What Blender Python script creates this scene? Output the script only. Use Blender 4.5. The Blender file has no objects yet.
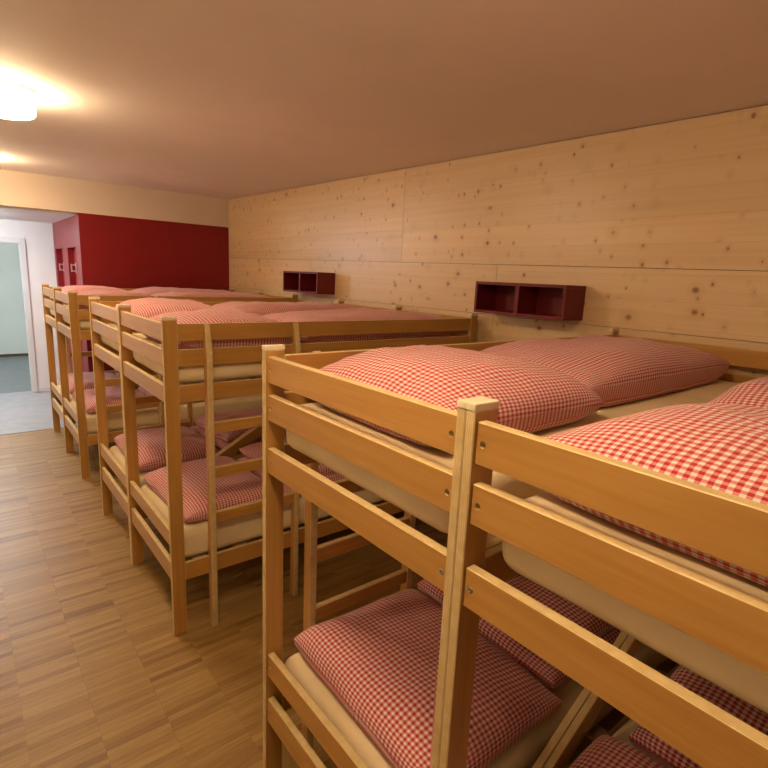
import bpy, bmesh, math, random
from mathutils import Vector, Matrix, noise

sc = bpy.context.scene
C = sc.collection

# ------------------------------------------------------------------ camera
YAW, PITCH, ROLL = 0.685, -0.199, 0.045
d = Vector((math.sin(YAW)*math.cos(PITCH), math.cos(YAW)*math.cos(PITCH), math.sin(PITCH)))
r0 = d.cross(Vector((0, 0, 1))).normalized()
u0 = r0.cross(d)
r1 = r0*math.cos(ROLL) + u0*math.sin(ROLL)
u1 = -r0*math.sin(ROLL) + u0*math.cos(ROLL)
cam_data = bpy.data.cameras.new('camera')
cam = bpy.data.objects.new('camera', cam_data)
C.objects.link(cam)
M = Matrix((r1, u1, -d)).transposed().to_4x4()
M.translation = Vector((-0.731, -0.647, 1.889))
cam.matrix_world = M
cam_data.sensor_width = 36.0
cam_data.lens = 36.0*524.67/768.0
cam_data.clip_start = 0.02
sc.camera = cam

# ------------------------------------------------------------------ world, exposure
world = bpy.data.worlds.new('world')
world.use_nodes = True
world.node_tree.nodes['Background'].inputs[0].default_value = (1.0, 0.93, 0.85, 1)
world.node_tree.nodes['Background'].inputs[1].default_value = 0.02
sc.world = world
sc.view_settings.view_transform = 'Standard'
sc.view_settings.look = 'None'
sc.view_settings.gamma = 1.0
sc.view_settings.use_curve_mapping = False
sc.view_settings.exposure = 1.60
LAMP = 17.0            # emission of the opal ceiling lamps in the dormitory
LAMP_COL = (1.0, 0.72, 0.42)
HALL = 32.0
HALL_COL = (0.86, 0.95, 1.0)
ROOM = 38.0
ROOM_COL = (0.97, 1.0, 0.98)

# ------------------------------------------------------------------ helpers
def tag(o, label=None, cat=None, group=None, kind=None):
    if label: o['label'] = label
    if cat: o['category'] = cat
    if group: o['group'] = group
    if kind: o['kind'] = kind
    return o

def link(name, me, parent=None, loc=(0, 0, 0), rz=0):
    o = bpy.data.objects.new(name, me)
    C.objects.link(o)
    o.parent = parent
    o.location = loc
    o.rotation_euler = (0, 0, rz)
    return o

def copy_tree(o, parent=None):
    c = o.copy()
    C.objects.link(c)
    c.parent = parent
    for ch in list(o.children):
        copy_tree(ch, c)
    return c

def new_mat(name, rough=0.5, spec=0.5):
    m = bpy.data.materials.new(name)
    m.use_nodes = True
    nt = m.node_tree
    b = nt.nodes['Principled BSDF']
    b.inputs['Roughness'].default_value = rough
    b.inputs['Specular IOR Level'].default_value = spec
    return m, nt, b

def node(nt, typ, **kw):
    n = nt.nodes.new(typ)
    for k, v in kw.items():
        if k.startswith('i_'):
            n.inputs[int(k[2:])].default_value = v
        else:
            setattr(n, k, v)
    return n

def ramp(nt, stops):
    n = nt.nodes.new('ShaderNodeValToRGB')
    e = n.color_ramp.elements
    while len(e) < len(stops):
        e.new(0.5)
    for el, (p, c) in zip(e, stops):
        el.position = p
        el.color = (*c, 1)
    return n

def math_n(nt, op, a, b=None):
    n = nt.nodes.new('ShaderNodeMath')
    n.operation = op
    for i, v in enumerate((a, b)):
        if v is None: continue
        if isinstance(v, (int, float)): n.inputs[i].default_value = v
        else: nt.links.new(v, n.inputs[i])
    return n.outputs[0]

def mix_c(nt, fac, a, b, blend='MIX'):
    n = nt.nodes.new('ShaderNodeMix')
    n.data_type = 'RGBA'
    n.blend_type = blend
    for i, v in ((0, fac), (6, a), (7, b)):
        if isinstance(v, (int, float)): n.inputs[i].default_value = v
        elif isinstance(v, tuple): n.inputs[i].default_value = (*v, 1)
        else: nt.links.new(v, n.inputs[i])
    return n.outputs[2]

def bump(nt, b, height, strength, dist=0.002):
    n = nt.nodes.new('ShaderNodeBump')
    n.inputs['Strength'].default_value = strength
    n.inputs['Distance'].default_value = dist
    nt.links.new(height, n.inputs['Height'])
    nt.links.new(n.outputs[0], b.inputs['Normal'])

def paint(name, col, rough=0.6, var=0.04, scale=6.0, spec=0.4):
    m, nt, b = new_mat(name, rough, spec)
    tc = node(nt, 'ShaderNodeTexCoord')
    nz = node(nt, 'ShaderNodeTexNoise')
    nz.inputs['Scale'].default_value = scale
    nz.inputs['Detail'].default_value = 4
    nt.links.new(tc.outputs['Object'], nz.inputs['Vector'])
    lo = tuple(max(0, c*(1-var)) for c in col); hi = tuple(min(1, c*(1+var)) for c in col)
    rp = ramp(nt, [(0.3, lo), (0.7, hi)])
    nt.links.new(nz.outputs[0], rp.inputs[0])
    nt.links.new(rp.outputs[0], b.inputs['Base Color'])
    n2 = node(nt, 'ShaderNodeTexNoise')
    n2.inputs['Scale'].default_value = 140
    nt.links.new(tc.outputs['Object'], n2.inputs['Vector'])
    bump(nt, b, n2.outputs[0], 0.08, 0.002)
    return m

def random_vec(nt):
    """object coordinates shifted by a random amount for each object"""
    tc = node(nt, 'ShaderNodeTexCoord')
    oi = node(nt, 'ShaderNodeObjectInfo')
    sh = node(nt, 'ShaderNodeVectorMath', operation='MULTIPLY_ADD')
    comb = node(nt, 'ShaderNodeCombineXYZ')
    for i, k in enumerate((7.3, 11.9, 5.7)):
        nt.links.new(math_n(nt, 'MULTIPLY', oi.outputs['Random'], k), comb.inputs[i])
    sh.inputs[1].default_value = (1, 1, 1)
    nt.links.new(tc.outputs['Object'], sh.inputs[0])
    nt.links.new(comb.outputs[0], sh.inputs[2])
    return tc, oi, sh.outputs[0]

def veneer(axis):
    m, nt, b = new_mat('beech_veneer_' + axis, 0.38, 0.45)
    tc, oi, vec = random_vec(nt)
    mp = node(nt, 'ShaderNodeMapping')
    s = [46, 46, 46]; s['xyz'.index(axis)] = 2.2
    mp.inputs['Scale'].default_value = s
    nt.links.new(vec, mp.inputs[0])
    nz = node(nt, 'ShaderNodeTexNoise')
    nz.inputs['Scale'].default_value = 1.0
    nz.inputs['Detail'].default_value = 5
    nz.inputs['Roughness'].default_value = 0.6
    nt.links.new(mp.outputs[0], nz.inputs['Vector'])
    rp = ramp(nt, [(0.25, (0.43, 0.210, 0.046)), (0.5, (0.50, 0.258, 0.062)), (0.78, (0.56, 0.310, 0.084))])
    nt.links.new(nz.outputs[0], rp.inputs[0])
    # slow tone change along the board and from board to board
    n2 = node(nt, 'ShaderNodeTexNoise')
    n2.inputs['Scale'].default_value = 2.0
    nt.links.new(vec, n2.inputs['Vector'])
    hv = node(nt, 'ShaderNodeHueSaturation')
    v = math_n(nt, 'MULTIPLY_ADD', n2.outputs[0], 0.22)
    v.node.inputs[2].default_value = 0.80
    v2 = math_n(nt, 'MULTIPLY_ADD', oi.outputs['Random'], 0.14)
    v2.node.inputs[2].default_value = 0.02
    nt.links.new(math_n(nt, 'ADD', v, v2), hv.inputs['Value'])
    nt.links.new(rp.outputs[0], hv.inputs['Color'])
    nt.links.new(hv.outputs[0], b.inputs['Base Color'])
    bump(nt, b, nz.outputs[0], 0.06, 0.001)
    return m

def ply_edge(axis, thick=0.024):
    """light layered edge of a beech multiplex board; axis = through the thickness"""
    m, nt, b = new_mat('multiplex_edge_' + axis, 0.5, 0.35)
    tc, oi, vec = random_vec(nt)
    sep = node(nt, 'ShaderNodeSeparateXYZ')
    nt.links.new(tc.outputs['Object'], sep.inputs[0])
    t = sep.outputs['xyz'.index(axis)]
    f = math_n(nt, 'FRACT', math_n(nt, 'MULTIPLY', math_n(nt, 'ADD', t, thick*0.5), 5.0/thick))
    line = math_n(nt, 'LESS_THAN', math_n(nt, 'ABSOLUTE', math_n(nt, 'SUBTRACT', f, 0.5)), 0.13)
    nz = node(nt, 'ShaderNodeTexNoise')
    nz.inputs['Scale'].default_value = 35
    nz.inputs['Detail'].default_value = 4
    nt.links.new(vec, nz.inputs['Vector'])
    rp = ramp(nt, [(0.3, (0.62, 0.45, 0.20)), (0.7, (0.74, 0.58, 0.30))])
    nt.links.new(nz.outputs[0], rp.inputs[0])
    col = mix_c(nt, math_n(nt, 'MULTIPLY', line, 0.38), rp.outputs[0], (0.36, 0.22, 0.09))
    nt.links.new(col, b.inputs['Base Color'])
    return m

VEN = {a: veneer(a) for a in 'xyz'}
EDGE = {a: ply_edge(a) for a in 'xy'}
M_CAP = paint('cream_cap', (0.80, 0.70, 0.50), 0.45, 0.05, 30)
M_BOLT, _nt, _b = new_mat('bolt_metal', 0.35)
_b.inputs['Metallic'].default_value = 1.0
_b.inputs['Base Color'].default_value = (0.42, 0.38, 0.32, 1)
M_SLAT = paint('slat_wood', (0.50, 0.34, 0.19), 0.6, 0.12, 20)

def spruce():
    m, nt, b = new_mat('spruce_panel', 0.36, 0.65)
    tc, oi, vec = random_vec(nt)
    sep = node(nt, 'ShaderNodeSeparateXYZ')
    nt.links.new(vec, sep.inputs[0])
    # lamellas about 13 cm high glued into the panel, each with its own tone
    band = math_n(nt, 'FLOOR', math_n(nt, 'MULTIPLY', sep.outputs[2], 7.2))
    wn = node(nt, 'ShaderNodeTexWhiteNoise')
    wn.noise_dimensions = '1D'
    nt.links.new(band, wn.inputs['W'])
    comb = node(nt, 'ShaderNodeCombineXYZ')
    nt.links.new(math_n(nt, 'MULTIPLY', wn.outputs[0], 30.0), comb.inputs[1])
    add = node(nt, 'ShaderNodeVectorMath', operation='ADD')
    nt.links.new(vec, add.inputs[0]); nt.links.new(comb.outputs[0], add.inputs[1])
    # grain along Y, bent around
    warp = node(nt, 'ShaderNodeTexNoise')
    warp.inputs['Scale'].default_value = 1.6
    nt.links.new(add.outputs[0], warp.inputs['Vector'])
    mp = node(nt, 'ShaderNodeMapping')
    mp.inputs['Scale'].default_value = (1, 0.9, 34)
    nt.links.new(add.outputs[0], mp.inputs[0])
    nz = node(nt, 'ShaderNodeTexNoise')
    nz.inputs['Scale'].default_value = 1.0
    nz.inputs['Detail'].default_value = 4
    nz.inputs['Distortion'].default_value = 0.5
    nt.links.new(mp.outputs[0], nz.inputs['Vector'])
    rp = ramp(nt, [(0.2, (0.71, 0.495, 0.26)), (0.5, (0.77, 0.56, 0.31)), (0.8, (0.81, 0.61, 0.355))])
    nt.links.new(nz.outputs[0], rp.inputs[0])
    hv = node(nt, 'ShaderNodeHueSaturation')
    v = math_n(nt, 'MULTIPLY_ADD', wn.outputs[0], 0.12)
    v.node.inputs[2].default_value = 0.93
    nt.links.new(v, hv.inputs['Value']); nt.links.new(rp.outputs[0], hv.inputs['Color'])
    # fine joint between lamellas
    fr = math_n(nt, 'FRACT', math_n(nt, 'MULTIPLY', sep.outputs[2], 7.2))
    jl = math_n(nt, 'MULTIPLY', math_n(nt, 'LESS_THAN', fr, 0.018), 0.28)
    col = mix_c(nt, jl, hv.outputs[0], (0.42, 0.23, 0.09))
    # knots: some voronoi cells carry a small dark brown oval
    def knots(scale, keep, r_in, r_out, dark, col, yzs=(1.0, 1.0)):
        k = node(nt, 'ShaderNodeMapping')
        k.inputs['Scale'].default_value = (0.0, scale*yzs[0], scale*yzs[1])
        nt.links.new(add.outputs[0], k.inputs[0])
        vo = node(nt, 'ShaderNodeTexVoronoi')
        vo.inputs['Scale'].default_value = 1.0
        vo.inputs['Randomness'].default_value = 0.9
        nt.links.new(k.outputs[0], vo.inputs['Vector'])
        sc_ = node(nt, 'ShaderNodeSeparateColor')
        nt.links.new(vo.outputs['Color'], sc_.inputs[0])
        on = math_n(nt, 'LESS_THAN', sc_.outputs[0], keep)
        rad = math_n(nt, 'MULTIPLY_ADD', sc_.outputs[1], r_out - r_in)
        rad.node.inputs[2].default_value = r_in
        q = math_n(nt, 'DIVIDE', vo.outputs['Distance'], rad)
        mr = node(nt, 'ShaderNodeMapRange')
        mr.inputs[1].default_value = 0.45; mr.inputs[2].default_value = 1.0
        mr.inputs[3].default_value = 1.0; mr.inputs[4].default_value = 0.0
        nt.links.new(q, mr.inputs[0])
        amt = math_n(nt, 'MULTIPLY', math_n(nt, 'MULTIPLY', mr.outputs[0], on), 0.95)
        mr2 = node(nt, 'ShaderNodeMapRange')
        mr2.inputs[1].default_value = 0.8; mr2.inputs[2].default_value = 2.6
        mr2.inputs[3].default_value = 0.30; mr2.inputs[4].default_value = 0.0
        nt.links.new(q, mr2.inputs[0])
        col = mix_c(nt, math_n(nt, 'MULTIPLY', mr2.outputs[0], on), col, (0.52, 0.28, 0.10))
        return mix_c(nt, amt, col, dark)
    col = knots(7.0, 0.62, 0.06, 0.17, (0.27, 0.105, 0.035), col, (0.9, 1.0))
    col = knots(15.0, 0.30, 0.09, 0.20, (0.30, 0.12, 0.04), col, (1.0, 0.75))
    nt.links.new(col, b.inputs['Base Color'])
    bump(nt, b, nz.outputs[0], 0.05, 0.001)
    return m
M_SPRUCE = spruce()

def parquet():
    m, nt, b = new_mat('oak_parquet', 0.43, 0.42)
    tc = node(nt, 'ShaderNodeTexCoord')
    oi = node(nt, 'ShaderNodeObjectInfo')
    ge = node(nt, 'ShaderNodeNewGeometry')
    rnd = math_n(nt, 'FRACT', math_n(nt, 'ADD', math_n(nt, 'MULTIPLY', ge.outputs['Random Per Island'], 7.77), math_n(nt, 'MULTIPLY', oi.outputs['Random'], 13.3)))
    comb = node(nt, 'ShaderNodeCombineXYZ')
    nt.links.new(math_n(nt, 'MULTIPLY', rnd, 37.0), comb.inputs[0])
    nt.links.new(math_n(nt, 'MULTIPLY', rnd, 91.0), comb.inputs[1])
    add = node(nt, 'ShaderNodeVectorMath', operation='ADD')
    nt.links.new(tc.outputs['Object'], add.inputs[0]); nt.links.new(comb.outputs[0], add.inputs[1])
    mp = node(nt, 'ShaderNodeMapping')
    mp.inputs['Scale'].default_value = (7, 130, 1)
    nt.links.new(add.outputs[0], mp.inputs[0])
    nz = node(nt, 'ShaderNodeTexNoise')
    nz.inputs['Scale'].default_value = 1.0
    nz.inputs['Detail'].default_value = 3
    nt.links.new(mp.outputs[0], nz.inputs['Vector'])
    tone = ramp(nt, [(0.0, (0.215, 0.112, 0.034)), (0.15, (0.295, 0.170, 0.052)), (0.55, (0.345, 0.208, 0.063)), (1.0, (0.40, 0.253, 0.086))])
    nt.links.new(rnd, tone.inputs[0])
    gr = ramp(nt, [(0.3, (0.78, 0.76, 0.72)), (0.62, (1.06, 1.06, 1.06))])
    nt.links.new(nz.outputs[0], gr.inputs[0])
    col = mix_c(nt, 1.0, tone.outputs[0], gr.outputs[0], 'MULTIPLY')
    nt.links.new(col, b.inputs['Base Color'])
    bump(nt, b, nz.outputs[0], 0.05, 0.0006)
    return m
M_PARQ = parquet()

def gingham():
    m, nt, b = new_mat('red_gingham', 0.85, 0.15)
    uv = node(nt, 'ShaderNodeUVMap')
    uv.uv_map = 'UVMap'
    sep = node(nt, 'ShaderNodeSeparateXYZ')
    nt.links.new(uv.outputs[0], sep.inputs[0])
    def stripe(o):
        f = math_n(nt, 'FRACT', math_n(nt, 'MULTIPLY', o, 57.0))
        return math_n(nt, 'LESS_THAN', f, 0.5)
    a = stripe(sep.outputs[0]); c = stripe(sep.outputs[1])
    s = math_n(nt, 'MULTIPLY', math_n(nt, 'ADD', a, c), 0.5)
    rp = ramp(nt, [(0.0, (0.76, 0.70, 0.68)), (0.5, (0.66, 0.25, 0.24)), (1.0, (0.46, 0.034, 0.048))])
    nt.links.new(s, rp.inputs[0])
    nt.links.new(rp.outputs[0], b.inputs['Base Color'])
    b.inputs['Sheen Weight'].default_value = 0.15
    nz = node(nt, 'ShaderNodeTexNoise')
    nz.inputs['Scale'].default_value = 28
    nz.inputs['Detail'].default_value = 3
    tc = node(nt, 'ShaderNodeTexCoord')
    nt.links.new(tc.outputs['Object'], nz.inputs['Vector'])
    bump(nt, b, nz.outputs[0], 0.25, 0.006)
    return m
M_GING = gingham()

def sheet():
    m, nt, b = new_mat('cream_sheet', 0.85, 0.15)
    tc, oi, vec = random_vec(nt)
    nz = node(nt, 'ShaderNodeTexNoise')
    nz.inputs['Scale'].default_value = 5
    nz.inputs['Detail'].default_value = 4
    nt.links.new(vec, nz.inputs['Vector'])
    rp = ramp(nt, [(0.3, (0.74, 0.60, 0.37)), (0.7, (0.82, 0.69, 0.45))])
    nt.links.new(nz.outputs[0], rp.inputs[0])
    nt.links.new(rp.outputs[0], b.inputs['Base Color'])
    bump(nt, b, nz.outputs[0], 0.3, 0.01)
    return m
M_SHEET = sheet()

M_CEIL = paint('ceiling_paint', (0.90, 0.83, 0.77), 0.75, 0.02, 3)
M_WALL = paint('white_wall_paint', (0.85, 0.83, 0.81), 0.8, 0.02, 3)
M_LINTEL = paint('cream_wall_paint', (0.70, 0.60, 0.50), 0.8, 0.02, 3)
M_RED = paint('dark_red_paint', (0.23, 0.007, 0.011), 0.40, 0.06, 4)
M_REDDOOR = paint('red_door_paint', (0.28, 0.008, 0.018), 0.5, 0.06, 4)
M_SHELF = paint('dark_red_lacquer', (0.155, 0.009, 0.012), 0.45, 0.08, 8)
M_HALLFLOOR = paint('grey_vinyl', (0.34, 0.35, 0.37), 0.45, 0.10, 9)
M_ROOMFLOOR = paint('dark_grey_vinyl', (0.17, 0.19, 0.20), 0.5, 0.10, 9)
M_ROOMWALL = paint('pale_green_paint', (0.64, 0.70, 0.67), 0.8, 0.02, 3)
M_FRAME = paint('door_frame_paint', (0.72, 0.71, 0.71), 0.5, 0.02, 5)
M_GROUT = paint('wood_filler', (0.24, 0.13, 0.05), 0.8, 0.05, 10)
M_DARK = paint('dark_joint', (0.10, 0.055, 0.025), 0.8, 0.05, 10)
M_STEEL, _nt, _b = new_mat('brushed_steel', 0.35)
_b.inputs['Metallic'].default_value = 0.8
_b.inputs['Base Color'].default_value = (0.72, 0.70, 0.68, 1)

def opal(name, col, strength):
    m, nt, b = new_mat(name, 0.3)
    b.inputs['Base Color'].default_value = (0.9, 0.9, 0.88, 1)
    b.inputs['Emission Color'].default_value = (*col, 1)
    b.inputs['Emission Strength'].default_value = strength
    return m
M_OPAL = opal('opal_glass_warm', LAMP_COL, LAMP)
M_ADDED_HALL = opal('added_hall_glow', HALL_COL, HALL)
M_ADDED_ROOM = opal('added_room_glow', ROOM_COL, ROOM)

def box_mesh(name, size, mats, thick=None, bevel=0.0015, segs=1):
    """box centred on its origin; with thick='x'/'y'/'z' the two broad faces take mats[0], all others mats[1]"""
    me = bpy.data.meshes.new(name)
    bm = bmesh.new()
    bmesh.ops.create_cube(bm, size=1.0)
    bmesh.ops.scale(bm, vec=size, verts=bm.verts)
    if bevel:
        bmesh.ops.bevel(bm, geom=list(bm.edges), offset=bevel, segments=segs, profile=0.5, affect='EDGES')
    if thick:
        ax = 'xyz'.index(thick)
        for f in bm.faces:
            f.material_index = 0 if abs(f.normal[ax]) > 0.99 else 1
    bm.to_mesh(me); bm.free()
    for m in mats: me.materials.append(m)
    return me

def block(name, lo, hi, mat, parent=None, bevel=0.0):
    lo = Vector(lo); hi = Vector(hi)
    me = box_mesh(name, hi - lo, [mat], None, bevel)
    return link(name, me, parent, (lo + hi)/2)

def lathe(name, prof, mat, n=48):
    me = bpy.data.meshes.new(name)
    vs, fs = [], []
    for (r, z) in prof:
        for k in range(n):
            a = 2*math.pi*k/n
            vs.append((r*math.cos(a), r*math.sin(a), z))
    for i in range(len(prof)-1):
        for k in range(n):
            k2 = (k+1) % n
            fs.append((i*n+k, i*n+k2, (i+1)*n+k2, (i+1)*n+k))
    fs.append(tuple(range(n))[::-1]); fs.append(tuple((len(prof)-1)*n+k for k in range(n)))
    me.from_pydata(vs, [], fs)
    me.materials.append(mat)
    bm = bmesh.new(); bm.from_mesh(me)
    bmesh.ops.recalc_face_normals(bm, faces=bm.faces)
    bm.to_mesh(me); bm.free()
    me.polygons.foreach_set('use_smooth', [len(p.vertices) == 4 for p in me.polygons])
    return me

# ------------------------------------------------------------------ measures of the place
W, T, PD, H, L = 0.86, 0.024, 0.068, 1.652, 2.187
XW = 2.23                      # spruce wall
YF = 6.46                      # red partition / beam at the far end
YB = 8.505                     # hall's back wall
XL, Y0 = -1.75, -3.4
JOINTS = (0.0, 1.890 + W, 4.478 + W)         # joint line of each pair of beds
def zc(y): return 2.743 + 0.0146*(y - 0.306)  # ceiling

# ------------------------------------------------------------------ structure
# floor: sub-floor and parquet strips
fl = tag(block('floor', (XL, Y0, -0.12), (XW, 6.325, -0.004), M_GROUT), kind='structure')
random.seed(3)
SW, SL = 0.0303, 0.2425
strip_me = box_mesh('parquet_strip', (SL-0.0003, SW-0.0003, 0.012), [M_PARQ], None, 0.0002)
cells = []
i0 = math.floor((XL + 0.672)/SL); 
for i in range(i0, 20):
    x0 = -0.672 + i*SL
    if x0 > XW - 0.02: break
    for j in range(int((6.325 - Y0)/SW)):
        cells.append((x0, Y0 + j*SW))
def showing(c):
    x, y = c[0] + SL/2, c[1] + SW/2
    v = Vector((x, y, 0)) - M.translation
    z = v.dot(d)
    if z < 0.3: return 0
    px, py = 384 + 524.67*v.dot(r1)/z, 384 - 524.67*v.dot(u1)/z
    if not (-20 < px < 788 and -20 < py < 775): return 0
    if x > 0.1: return 0
    return 1.0/z
order = sorted(range(len(cells)), key=lambda k: -showing(cells[k]))
single = set(order[:300])
for k in order[:300]:
    x, y = cells[k]
    cx = max(x, XL)
    link('parquet_strip', strip_me, fl, Vector((x + SL/2, y + SW/2, -0.006 + random.uniform(-0.0002, 0.0002))) - Vector(fl.location))
vs, fs = [], []
for k in order[300:]:
    x, y = cells[k]
    xa, xb = max(x, XL) + 0.00015, min(x + SL, XW) - 0.00015
    ya, yb = y + 0.00015, y + SW - 0.00015
    e = 0.0002; n = len(vs); z = random.uniform(-0.0002, 0.0002)
    vs += [(xa, ya, z-e), (xb, ya, z-e), (xb, yb, z-e), (xa, yb, z-e), (xa+e, ya+e, z), (xb-e, ya+e, z), (xb-e, yb-e, z), (xa+e, yb-e, z)]
    vs += [(xa, ya, -0.004), (xb, ya, -0.004), (xb, yb, -0.004), (xa, yb, -0.004)]
    fs += [(n+4, n+5, n+6, n+7)]
    for a in range(4):
        b2 = (a+1) % 4
        fs += [(n+a, n+b2, n+4+b2, n+4+a), (n+8+a, n+8+b2, n+b2, n+a)]
me = bpy.data.meshes.new('parquet_strips'); me.from_pydata(vs, [], fs); me.materials.append(M_PARQ)
po = link('parquet_strips', me, fl, -Vector(fl.location))
tag(po, kind='stuff')

def prism(name, pts, mat, parent=None):
    """8 corner points: bottom 4 then top 4"""
    c = sum((Vector(p) for p in pts), Vector())/8
    me = bpy.data.meshes.new(name)
    me.from_pydata([Vector(p)-c for p in pts], [], [(3, 2, 1, 0), (4, 5, 6, 7), (0, 1, 5, 4), (1, 2, 6, 5), (2, 3, 7, 6), (3, 0, 4, 7)])
    me.materials.append(mat)
    return link(name, me, parent, c)

# ceiling
tag(prism('ceiling', [(XL, Y0, zc(Y0)), (XW+0.1, Y0, zc(Y0)), (XW+0.1, YF, zc(YF)), (XL, YF, zc(YF)),
                      (XL, Y0, 3.1), (XW+0.1, Y0, 3.1), (XW+0.1, YF, 3.1), (XL, YF, 3.1)], M_CEIL), kind='structure')
tag(block('wall_left', (XL-0.1, Y0, -0.1), (XL, YF, 3.0), M_WALL), kind='structure')
tag(block('wall_rear', (XL-0.1, Y0-0.1, -0.1), (XW+0.1, Y0, 3.0), M_WALL), kind='structure')

# spruce wall: dark backing and large panels with open joints
wr = tag(block('wall_right', (XW+0.022, Y0, -0.1), (XW+0.12, YB, 3.0), M_DARK), kind='structure')
def seam(y): return 2.0 + 0.0104*(y - 0.187)
def panel(ya, yb, zlo, zhi):
    g = 0.0016
    ya += g; yb -= g
    pts = [(XW, ya, zlo(ya)+g), (XW+0.022, ya, zlo(ya)+g), (XW+0.022, yb, zlo(yb)+g), (XW, yb, zlo(yb)+g),
           (XW, ya, zhi(ya)-g), (XW+0.022, ya, zhi(ya)-g), (XW+0.022, yb, zhi(yb)-g), (XW, yb, zhi(yb)-g)]
    o = prism('spruce_panel', pts, M_SPRUCE)
    o.parent = wr
    o.location = Vector(o.location) - Vector(wr.location)
ceil_gap = lambda y: zc(y) - 0.003
low = lambda y: 1.667
zero = lambda y: 0.0
for a, b_ in ((Y0, -2.2), (-2.2, 2.82), (2.82, YF)):
    panel(a, b_, seam, ceil_gap)
for a, b_ in ((Y0, -0.7), (-0.7, 1.785), (1.785, 4.275), (4.275, YF)):
    panel(a, b_, low, seam)
for a, b_ in ((Y0, -0.7), (-0.7, 1.785), (1.785, 4.275), (4.275, YF)):
    panel(a, b_, zero, low)

# beam over the far end (also carries the hall's lower ceiling)
tag(block('trim_1', (XL-1.4, YF, 2.470), (XW+0.02, YB, 3.1), M_LINTEL), kind='structure')
tag(block('ceiling_hall', (XL-1.4, YF+0.12, 2.452), (0.441, YB, 2.469), M_WALL), kind='structure')

# hall and room beyond
tag(block('floor_hall', (XL-1.4, 6.325, -0.12), (XW, YB+0.1, -0.001), M_HALLFLOOR), kind='structure')
DX0, DX1, DZ = -0.86, 0.035, 2.155
wb = tag(block('wall_back', (DX1, YB, 0), (0.60, YB+0.1, 2.47), M_WALL), kind='structure')
block('wall_segment', (XL-1.4, YB, 0), (DX0, YB+0.1, 2.47), M_WALL, None).name = 'wall_back_left'
tag(bpy.data.objects['wall_back_left'], kind='structure')
tag(block('wall_back_top', (DX0, YB, DZ), (DX1, YB+0.1, 2.47), M_WALL), kind='structure')
tag(block('wall_hall_left', (XL-1.5, YF, -0.1), (XL-1.4, YB+0.1, 2.6), M_WALL), kind='structure')
tag(block('wall_hall_return', (XL-1.5, YF-0.1, -0.1), (XL-0.1, YF, 3.0), M_WALL), kind='structure')
tag(block('baseboard_back', (0.098, YB-0.012, 0.0), (0.441, YB, 0.05), M_FRAME), kind='structure')
dn = bpy.data.objects.new('door_1', None); C.objects.link(dn); tag(dn, kind='structure')
dn.location = (DX0, YB, 0)
def rel(o, p):
    o.parent = p; o.location = Vector(o.location) - Vector(p.location); return o
rel(block('jamb', (DX1-0.012, YB-0.022, 0), (DX1+0.058, YB+0.12, DZ+0.058), M_FRAME, None, 0.003), dn)
rel(block('jamb', (DX0-0.058, YB-0.022, 0), (DX0+0.012, YB+0.12, DZ+0.058), M_FRAME, None, 0.003), dn)
rel(block('door_head', (DX0+0.012, YB-0.022, DZ-0.012), (DX1-0.012, YB+0.12, DZ+0.058), M_FRAME, None, 0.003), dn)
tag(block('floor_room', (-2.6, YB+0.1, -0.12), (1.6, 12.4, -0.001), M_ROOMFLOOR), kind='structure')
tag(block('wall_room_back', (-2.6, 12.27, 0), (1.6, 12.4, 2.6), M_ROOMWALL), kind='structure')
tag(block('wall_room_left', (-2.7, YB+0.1, 0), (-2.6, 12.4, 2.6), M_ROOMWALL), kind='structure')
tag(block('wall_room_right', (1.6, YB+0.1, 0), (1.7, 12.4, 2.6), M_ROOMWALL), kind='structure')
tag(block('ceiling_room', (-2.7, YB+0.1, 2.6), (1.7, 12.4, 2.7), M_WALL), kind='structure')
tag(block('baseboard_room', (-2.6, 12.255, 0), (1.6, 12.27, 0.05), M_DARK), kind='structure')

# ------------------------------------------------------------------ red built-in closet at the far end
BX = 0.441
cl = bpy.data.objects.new('built_in_closet', None); C.objects.link(cl); cl.location = (BX, YF, 0)
tag(cl, 'dark red built-in closet block under the cream beam at the far end', 'closet')
rel(block('front_panel', (BX, YF+0.001, 0.002), (XW-0.001, YF+0.03, 2.469), M_RED, None, 0.002), cl)
rel(block('rear_fill', (BX+0.092, YF+0.031, 0.002), (XW-0.001, YB-0.001, 2.468), M_REDDOOR), cl)
doors = ((6.78, 7.36), (7.75, 8.36))
rel(block('side_header', (BX, YF+0.031, 2.092), (BX+0.091, YB-0.002, 2.451), M_RED), cl)
for a, b_ in ((YF+0.031, 6.78), (7.36, 7.75), (8.36, YB-0.002)):
    rel(block('side_stile', (BX, a, 0.002), (BX+0.091, b_, 2.091), M_RED), cl)
for a, b_ in doors:
    dr = rel(block('door_panel', (BX+0.070, a+0.003, 0.01), (BX+0.090, b_-0.003, 2.088), M_REDDOOR), cl)
    hm = bpy.data.meshes.new('door_handle')
    bm = bmesh.new()
    for (lo, hi) in (((-0.004, -0.03, -0.07), (0.0, 0.03, 0.07)), ((-0.058, -0.012, -0.05), (-0.046, 0.012, 0.05)), ((-0.048, -0.008, 0.03), (-0.004, 0.008, 0.046)), ((-0.048, -0.008, -0.046), (-0.004, 0.008, -0.03))):
        g = bmesh.ops.create_cube(bm, size=1.0)['verts']
        lo, hi = Vector(lo), Vector(hi)
        for v in g: v.co = Vector(((lo[k]+hi[k])/2 + v.co[k]*(hi[k]-lo[k]) for k in range(3)))
    bm.to_mesh(hm); bm.free(); hm.materials.append(M_STEEL)
    h = link('door_handle', hm, dr, (-0.0101, 0.20, 1.84 - dr.location.z))
    h['label'] = 'small steel handle plate'

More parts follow.
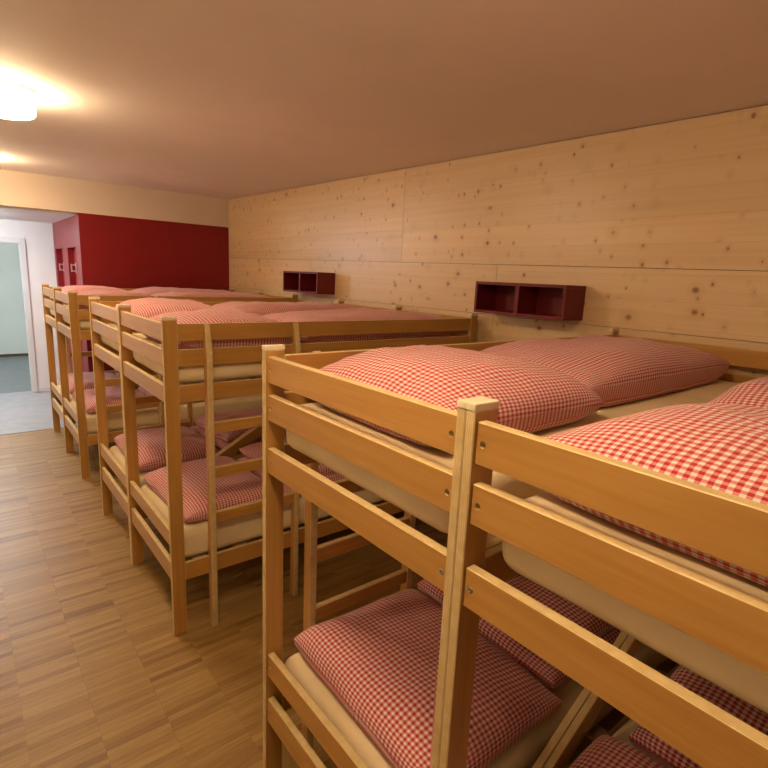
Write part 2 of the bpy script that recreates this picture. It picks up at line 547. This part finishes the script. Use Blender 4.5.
# ------------------------------------------------------------------ red double cubby shelves on the spruce wall
def cubby(ya, yb, za, zb, label):
    xa, xb = 2.022, XW - 0.0005
    e = bpy.data.objects.new('wall_cubby', None); C.objects.link(e); e.location = (xb, (ya+yb)/2, za)
    tag(e, label, 'shelf', 'red cubby boxes on the spruce wall')
    t = 0.019
    rel(block('top_board', (xa, ya, zb-t), (xb, yb, zb), M_SHELF, None, 0.001), e)
    rel(block('bottom_board', (xa, ya, za), (xb, yb, za+t), M_SHELF, None, 0.001), e)
    for p in (ya, yb-t):
        rel(block('side_board', (xa, p, za+t), (xb, p+t, zb-t), M_SHELF, None, 0.001), e)
    ym = (ya+yb)/2
    rel(block('divider', (xa+0.001, ym-t*0.75, za+t), (xb, ym+t*0.75, zb-t), M_SHELF, None, 0.001), e)
    rel(block('back_board', (xb-0.008, ya+t, za+t), (xb, yb-t, zb-t), M_SHELF), e)
cubby(1.095, 1.79, 1.690, 1.896, 'dark red double cubby box on the spruce wall above the nearest bunk pair')
cubby(3.82, 4.515, 1.705, 1.917, 'dark red double cubby box on the spruce wall above the middle bunk pair')

# ------------------------------------------------------------------ ceiling lamps
def lamp(x, y, z, label, mat, grp):
    e = bpy.data.objects.new('ceiling_lamp', None); C.objects.link(e); e.location = (x, y, z)
    tag(e, label, 'lamp', grp)
    link('lamp_base', lathe('lamp_base', [(0.176, -0.010), (0.178, -0.008), (0.178, 0.0), (0.10, 0.0)], M_STEEL), e)
    link('lamp_shade', lathe('lamp_shade', [(0.169, -0.010), (0.170, -0.090), (0.168, -0.108), (0.160, -0.117), (0.145, -0.120), (0.02, -0.121)], mat), e)
G1 = 'opal drum lamps along the aisle ceiling'
LX = -0.472
lamp(LX, 2.99, zc(2.81)-0.001, 'round white opal drum lamp glowing on the ceiling, nearest in view', M_OPAL, G1)
lamp(LX-0.05, 5.60, zc(5.42)-0.001, 'round white opal drum lamp on the ceiling before the cream beam', M_OPAL, G1)
lamp(LX, 0.13, zc(-0.05)-0.001, 'round white opal drum lamp above the nearest bunk pair', M_OPAL, G1)
lamp(-0.85, 7.45, 2.451, 'added unseen fill lamp on the low hall ceiling', M_ADDED_HALL, None)  # unseen lamp added to brighten the hall, out of view to the left
lamp(-0.6, 10.2, 2.599, 'added unseen fill lamp in the room beyond the doorway', M_ADDED_ROOM, None)  # unseen lamp put in above the door head to light the room

# ------------------------------------------------------------------ bunk beds
Z_TOP = ((1.551, 1.634), (1.428, 1.511))     # guard boards of the upper bunk
Z_SUP = (1.250, 1.335)                       # rail that carries the upper bunk
Z_LG = (0.492, 0.578)                        # lower bunk: end guard
Z_LS = (0.300, 0.397)                        # lower bunk: rail
bt = 0.024

def with_holes(me, ys, rad, deep, face=-1):
    """cuts round blind holes into the aisle face of a board"""
    o = bpy.data.objects.new('tmp', me); C.objects.link(o)
    cuts = []
    for y in ys:
        cm = bpy.data.meshes.new('cut')
        bm = bmesh.new()
        bmesh.ops.create_cone(bm, cap_ends=True, segments=16, radius1=rad, radius2=rad, depth=deep*2,
                              matrix=Matrix.Translation((face*bt/2, y, 0)) @ Matrix.Rotation(math.pi/2, 4, 'Y'))
        bm.to_mesh(cm); bm.free(); cm.materials.append(EDGE['x'])
        c = bpy.data.objects.new('cut', cm); C.objects.link(c); cuts.append(c)
        md = o.modifiers.new('b', 'BOOLEAN'); md.operation = 'DIFFERENCE'; md.object = c; md.solver = 'EXACT'
    dg = bpy.context.evaluated_depsgraph_get()
    res = bpy.data.meshes.new_from_object(o.evaluated_get(dg))
    for c in cuts:
        cm = c.data; bpy.data.objects.remove(c); bpy.data.meshes.remove(cm)
    bpy.data.objects.remove(o)
    res.name = me.name + '_drilled'
    return res

post_me = box_mesh('post', (PD, T-0.0008, H), [VEN['z'], EDGE['y']], 'y', 0.002)
cap_me = box_mesh('post_cap', (PD+0.003, T-0.0003, 0.016), [M_CAP], None, 0.003, 2)
ilen = W - 2*T - 0.001
def end_me(h): return box_mesh('end_board', (bt, ilen, h), [VEN['y'], EDGE['x']], 'x', 0.002)
end_h = {}
for h in (0.083, 0.085, 0.086, 0.097): end_h[h] = end_me(h)
hole_y = (ilen/2-0.016, -ilen/2+0.016)
drill_h = {h: with_holes(end_h[h], hole_y, 0.0072, 0.014) for h in end_h}
slen = L - 2*PD - 0.002
def rail_me(h): return box_mesh('side_rail', (slen, T-0.003, h), [VEN['x'], EDGE['y']], 'y', 0.002)
rail_h = {h: rail_me(h) for h in (0.083, 0.085, 0.097)}
slat_me = box_mesh('slat', (0.07, W-2*T-0.002, 0.012), [M_SLAT], None, 0.001)
bolt_me = lathe('bolt', [(0.0070, -0.004), (0.0070, 0.0), (0.0048, 0.0012), (0.0026, 0.0012), (0.0022, 0.0002), (0.0006, 0.0002)], M_BOLT, 12)
bolt_deep = lathe('bolt', [(0.0048, -0.003), (0.0048, 0.0), (0.0006, 0.0)], M_BOLT, 12)
UPW, UPD = 0.030, 0.044
def upright_mesh():
    me = bpy.data.meshes.new('ladder_upright')
    bm = bmesh.new()
    zt = 1.636
    # side profile in y (0 = against the rail) and z; the top is cut back at a slant
    prof = [(0.0, 0.0), (UPD, 0.0), (UPD, zt-0.15), (UPD*0.30, zt), (0.0, zt)]
    f0 = bm.faces.new([bm.verts.new((-UPW/2, y, z)) for y, z in prof])
    g = bmesh.ops.extrude_face_region(bm, geom=[f0])
    bmesh.ops.translate(bm, vec=(UPW, 0, 0), verts=[v for v in g['geom'] if isinstance(v, bmesh.types.BMVert)])
    bmesh.ops.recalc_face_normals(bm, faces=bm.faces)
    bmesh.ops.bevel(bm, geom=list(bm.edges), offset=0.002, segments=1, affect='EDGES')
    for f in bm.faces: f.material_index = 0 if abs(f.normal.x) > 0.99 else 1
    bm.to_mesh(me); bm.free()
    me.materials.append(VEN['z']); me.materials.append(EDGE_LADDER)
    return me
EDGE_LADDER = ply_edge('x', 0.030)
EDGE_LADDER.name = 'multiplex_edge_ladder'
up_me = upright_mesh()
rung_me = box_mesh('ladder_rung', (0.505-UPW-0.002, 0.026, 0.058), [VEN['x'], EDGE['y']], 'y', 0.003)

def brace_mesh():
    me = bpy.data.meshes.new('diagonal_brace')
    bm = bmesh.new()
    h = (Z_SUP[0]-Z_LS[1])/2 - 0.0008
    prof = [(-0.85, -h), (-0.70, -h), (0.85, h), (0.70, h)]
    f0 = bm.faces.new([bm.verts.new((x, -T/2+0.001, z)) for x, z in prof])
    g = bmesh.ops.extrude_face_region(bm, geom=[f0])
    bmesh.ops.translate(bm, vec=(0, T-0.002, 0), verts=[v for v in g['geom'] if isinstance(v, bmesh.types.BMVert)])
    bmesh.ops.recalc_face_normals(bm, faces=bm.faces)
    bmesh.ops.bevel(bm, geom=list(bm.edges), offset=0.002, segments=1, affect='EDGES')
    for f in bm.faces: f.material_index = 0 if abs(f.normal.y) > 0.99 else 1
    bm.to_mesh(me); bm.free()
    me.materials.append(VEN['x']); me.materials.append(EDGE['y'])
    return me
brace_me = brace_mesh()

def make_bed(s, label):
    """s = -1: bed on the near side of the joint line, +1: far side; x runs from the aisle to the wall"""
    e = bpy.data.objects.new('bunk_bed', None); C.objects.link(e)
    tag(e, label, 'bunk bed', 'beech bunk beds standing in pairs')
    Y = lambda yy: s*yy
    for x in (PD/2, L-PD/2):
        for yy in (T/2, W-T/2):
            p = link('post', post_me, e, (x, Y(yy), H/2))
            link('post_cap', cap_me, e, (x, Y(yy), H+0.0078))
    for (za, zb), nm in ((Z_TOP[0], 'guard_board'), (Z_TOP[1], 'guard_board'), (Z_SUP, 'end_rail'), (Z_LG, 'guard_board'), (Z_LS, 'end_rail')):
        h = round(zb-za, 3); zm = (za+zb)/2
        a = link(nm, drill_h[h], e, (0.008+bt/2, Y(W/2), zm))
        for y in hole_y:
            if nm == 'end_rail':
                b = link('bolt', bolt_me, a, (-bt/2+0.0002, y, 0))
            else:
                b = link('bolt', bolt_deep, a, (-bt/2+0.012, y, 0))
            b.rotation_euler = (0, -math.pi/2, 0)
        link(nm, end_h[h], e, (L-0.008-bt/2, Y(W/2), zm))
    for (za, zb), nm in ((Z_TOP[0], 'guard_rail'), (Z_TOP[1], 'guard_rail'), (Z_SUP, 'side_rail'), (Z_LS, 'side_rail')):
        h = round(zb-za, 3); zm = (za+zb)/2
        link(nm, rail_h[h], e, (L/2, Y(W-T/2), zm))
        if nm == 'side_rail':
            link(nm, rail_h[h], e, (L/2, Y(T/2), zm))
    for z in (Z_SUP[1]-0.012, Z_LS[1]-0.02):
        for k in range(9):
            link('slat', slat_me, e, (0.16 + k*(L-0.32)/8, Y(W/2), z))
    for x in (0.205, 0.695):
        u = link('ladder_upright', up_me, e, (x, Y(W+0.0005), 0))
        if s < 0: u.rotation_euler = (0, 0, math.pi)
    for z in (0.625, 0.87, 1.11):
        link('ladder_rung', rung_me, e, (0.45, Y(W+0.020), z))
    # diagonal brace on the joint side, from the lower rail up to the upper rail
    link('diagonal_brace', brace_me, e, (0.99, Y(T/2), (Z_LS[1]+Z_SUP[0])/2))
    return e

PAIRS = ('nearest', 'middle', 'farthest')
protoN = make_bed(-1, '')
protoF = make_bed(1, '')
near_lab = ('beech bunk bed closest to the camera, cut off by the right edge',
            'near bunk bed of the middle pair, ladder facing the camera',
            'near bunk bed of the farthest pair, mostly behind the middle pair')
far_lab = ('far bunk bed of the nearest pair, its end boards whole in view',
           'far bunk bed of the middle pair, behind the bed with the ladder',
           'farthest bunk bed, standing against the dark red closet')
for i, yj in enumerate(JOINTS):
    for proto, labs in ((protoN, near_lab), (protoF, far_lab)):
        b = proto if i == 0 else copy_tree(proto)
        b.location = (0, yj, 0)
        b['label'] = labs[i]

# ------------------------------------------------------------------ bedding
def fbm(x, y, z, s):
    return noise.noise(Vector((x*s, y*s, z*s + 3.1)))

def lobe(vs, fs, uvs, lx, ly, h, p, q, seed, zbase=0.0, flat=0.4, n=36, wr=1.0, off=(0, 0), pinch=0.05):
    """closed cushion: upper and lower sheet that meet along the seam"""
    ks = [-1 + 2*i/n for i in range(n+1)]
    ss = [math.copysign(1-(1-abs(k))**1.6, k) for k in ks]
    zm = flat*h
    base = len(vs)
    top, bot = {}, {}
    for i, s in enumerate(ss):
        for j, t in enumerate(ss):
            g = (max(0, 1-abs(s)**p)*max(0, 1-abs(t)**p))**q
            x = lx/2*s*(1 - pinch*(1-t*t)); y = ly/2*t*(1 - pinch*(1-s*s))
            edge = 1 - g
            wob = 0.010*noise.noise(Vector((x*5+seed*7.1, y*5, seed)))
            x += wob*edge; y += 0.010*noise.noise(Vector((x*5, y*5+seed*3.3, seed+9)))*edge
            big = fbm(x+seed*1.7, y-seed*2.3, seed, 3.2)*0.020 + fbm(x*1.0-seed, y*1.0+seed, seed, 8)*0.007*wr + abs(fbm(x+seed, y*0.6, seed, 15))*0.006*wr
            zt = zm + (h-zm)*g + big*min(1, g*1.6)
            zw = zm + 0.012*fbm(x+seed, y, seed, 5)*edge
            zt = zt if g > 0 else zw
            zb = max(0.0, zm - zm*1.8*g**0.7) if g > 0 else zw
            u = x + math.copysign((h-min(zt, h))*abs(s)**6, s); v = y + math.copysign((h-min(zt, h))*abs(t)**6, t)
            top[i, j] = len(vs); vs.append((x+off[0], y+off[1], zbase+zt)); uvs.append((u+seed*0.013, v+seed*0.017))
            if 0 < i < n and 0 < j < n:
                bot[i, j] = len(vs); vs.append((x+off[0], y+off[1], zbase+zb)); uvs.append((u+seed*0.013, -v))
            else:
                bot[i, j] = top[i, j]
    for i in range(n):
        for j in range(n):
            fs.append((top[i, j], top[i+1, j], top[i+1, j+1], top[i, j+1]))
            q4 = (bot[i, j], bot[i, j+1], bot[i+1, j+1], bot[i+1, j])
            fs.append(q4)

def soft(name, lobes, loc, rz, tilt=(0, 0)):
    vs, fs, uvs = [], [], []
    for kw in lobes: lobe(vs, fs, uvs, **kw)
    me = bpy.data.meshes.new(name)
    me.from_pydata(vs, [], fs)
    uvl = me.uv_layers.new(name='UVMap')
    for lp in me.loops: uvl.data[lp.index].uv = uvs[lp.vertex_index]
    me.polygons.foreach_set('use_smooth', [True]*len(me.polygons))
    me.materials.append(M_GING)
    o = link(name, me, None, loc)
    o.rotation_euler = (tilt[0], tilt[1], rz)
    return o

def mattress_mesh(h):
    me = bpy.data.meshes.new('mattress')
    bm = bmesh.new()
    lx, ly = 2.075, 0.775
    bmesh.ops.create_cube(bm, size=1.0)
    bmesh.ops.scale(bm, vec=(lx, ly, h), verts=bm.verts)
    bmesh.ops.bevel(bm, geom=list(bm.edges), offset=0.05, segments=5, profile=0.5, affect='EDGES')
    bmesh.ops.subdivide_edges(bm, edges=[e for e in bm.edges if e.calc_length() > 0.3], cuts=14, use_grid_fill=True)
    for v in bm.verts:
        a = 1-abs(v.co.x/(lx/2))**2; b = 1-abs(v.co.y/(ly/2))**2
        if v.co.z > 0: v.co.z += 0.008*a*b + 0.004*noise.noise(v.co*4)
        v.co.y += 0.006*noise.noise(Vector((v.co.x*5, 0, v.co.z*6)))*(1 if abs(v.co.y) > ly*0.4 else 0)
        v.co.x += 0.006*noise.noise(Vector((v.co.y*5, 7, v.co.z*6)))*(1 if abs(v.co.x) > lx*0.45 else 0)
        v.co.z += h/2
    bm.to_mesh(me); bm.free()
    me.polygons.foreach_set('use_smooth', [True]*len(me.polygons))
    me.materials.append(M_SHEET)
    return me
ZU, ZL = 1.3296, 0.3840
HU, HL = 0.152, 0.180
mat_u, mat_l = mattress_mesh(HU), mattress_mesh(HL)

side_word = {-1: 'near', 1: 'far'}
for i, yj in enumerate(JOINTS):
    for s in (-1, 1):
        who = '%s bed of the %s pair' % (side_word[s], PAIRS[i])
        for lev, z0, hm, me in (('upper', ZU, HU, mat_u), ('lower', ZL, HL, mat_l)):
            yc = yj + s*(0.052 + 0.775/2)
            m = link('mattress', me, None, (0.048 + 2.075/2, yc, z0))
            tag(m, 'cream sheeted mattress in the %s bunk, %s' % (lev, who), 'mattress', 'cream mattresses in the bunks')
            seed = 1 + i*4 + (s > 0)*2 + (lev == 'lower')
            random.seed(seed)
            zt = z0 + hm + 0.010
            if lev == 'upper':
                pil = dict(lx=0.68, ly=0.66, h=0.175, p=3.4, q=0.50, seed=seed, flat=0.34, pinch=0.0, wr=1.6)
                px, prz, py = 0.44, random.uniform(-0.05, 0.05), 0.035
                duv = [dict(lx=1.24, ly=0.58, h=0.165, p=4.0, q=0.40, seed=seed+20, flat=0.45, n=40, wr=1.3, pinch=-0.02)]
                dx, dy = 1.435, 0.065
                if s < 0:
                    pil.update(lx=0.66, ly=0.77, h=0.165); px, py = 0.42, -0.005
                    duv[0].update(ly=0.70); dy = 0.0
            else:
                pil = dict(lx=0.56, ly=0.72, h=0.110, p=5.0, q=0.42, seed=seed, flat=0.35, pinch=0.0)
                px, prz, py = 0.365, random.uniform(-0.05, 0.05), 0.0
                duv = [dict(lx=0.66, ly=0.68, h=0.095, p=5, q=0.42, seed=seed+20, flat=0.5, n=30, wr=1.4, pinch=0.0),
                       dict(lx=0.65, ly=0.66, h=0.100, p=4, q=0.45, seed=seed+40, flat=0.42, n=30, wr=1.4, zbase=0.080, pinch=0.0, off=(0.01, 0.0))]
                dx, dy = 1.005, 0.015
            pz = zt
            p = soft('pillow', [pil], (px, yc + s*py, pz), prz)
            tag(p, 'red gingham pillow in the %s bunk, %s' % (lev, who), 'pillow', 'gingham pillows on the bunks')
            o = soft('folded_duvet', duv, (dx, yc + s*dy, zt), random.uniform(-0.03, 0.03))
            tag(o, 'folded red gingham duvet in the %s bunk, %s' % (lev, who), 'duvet', 'folded gingham duvets on the bunks')
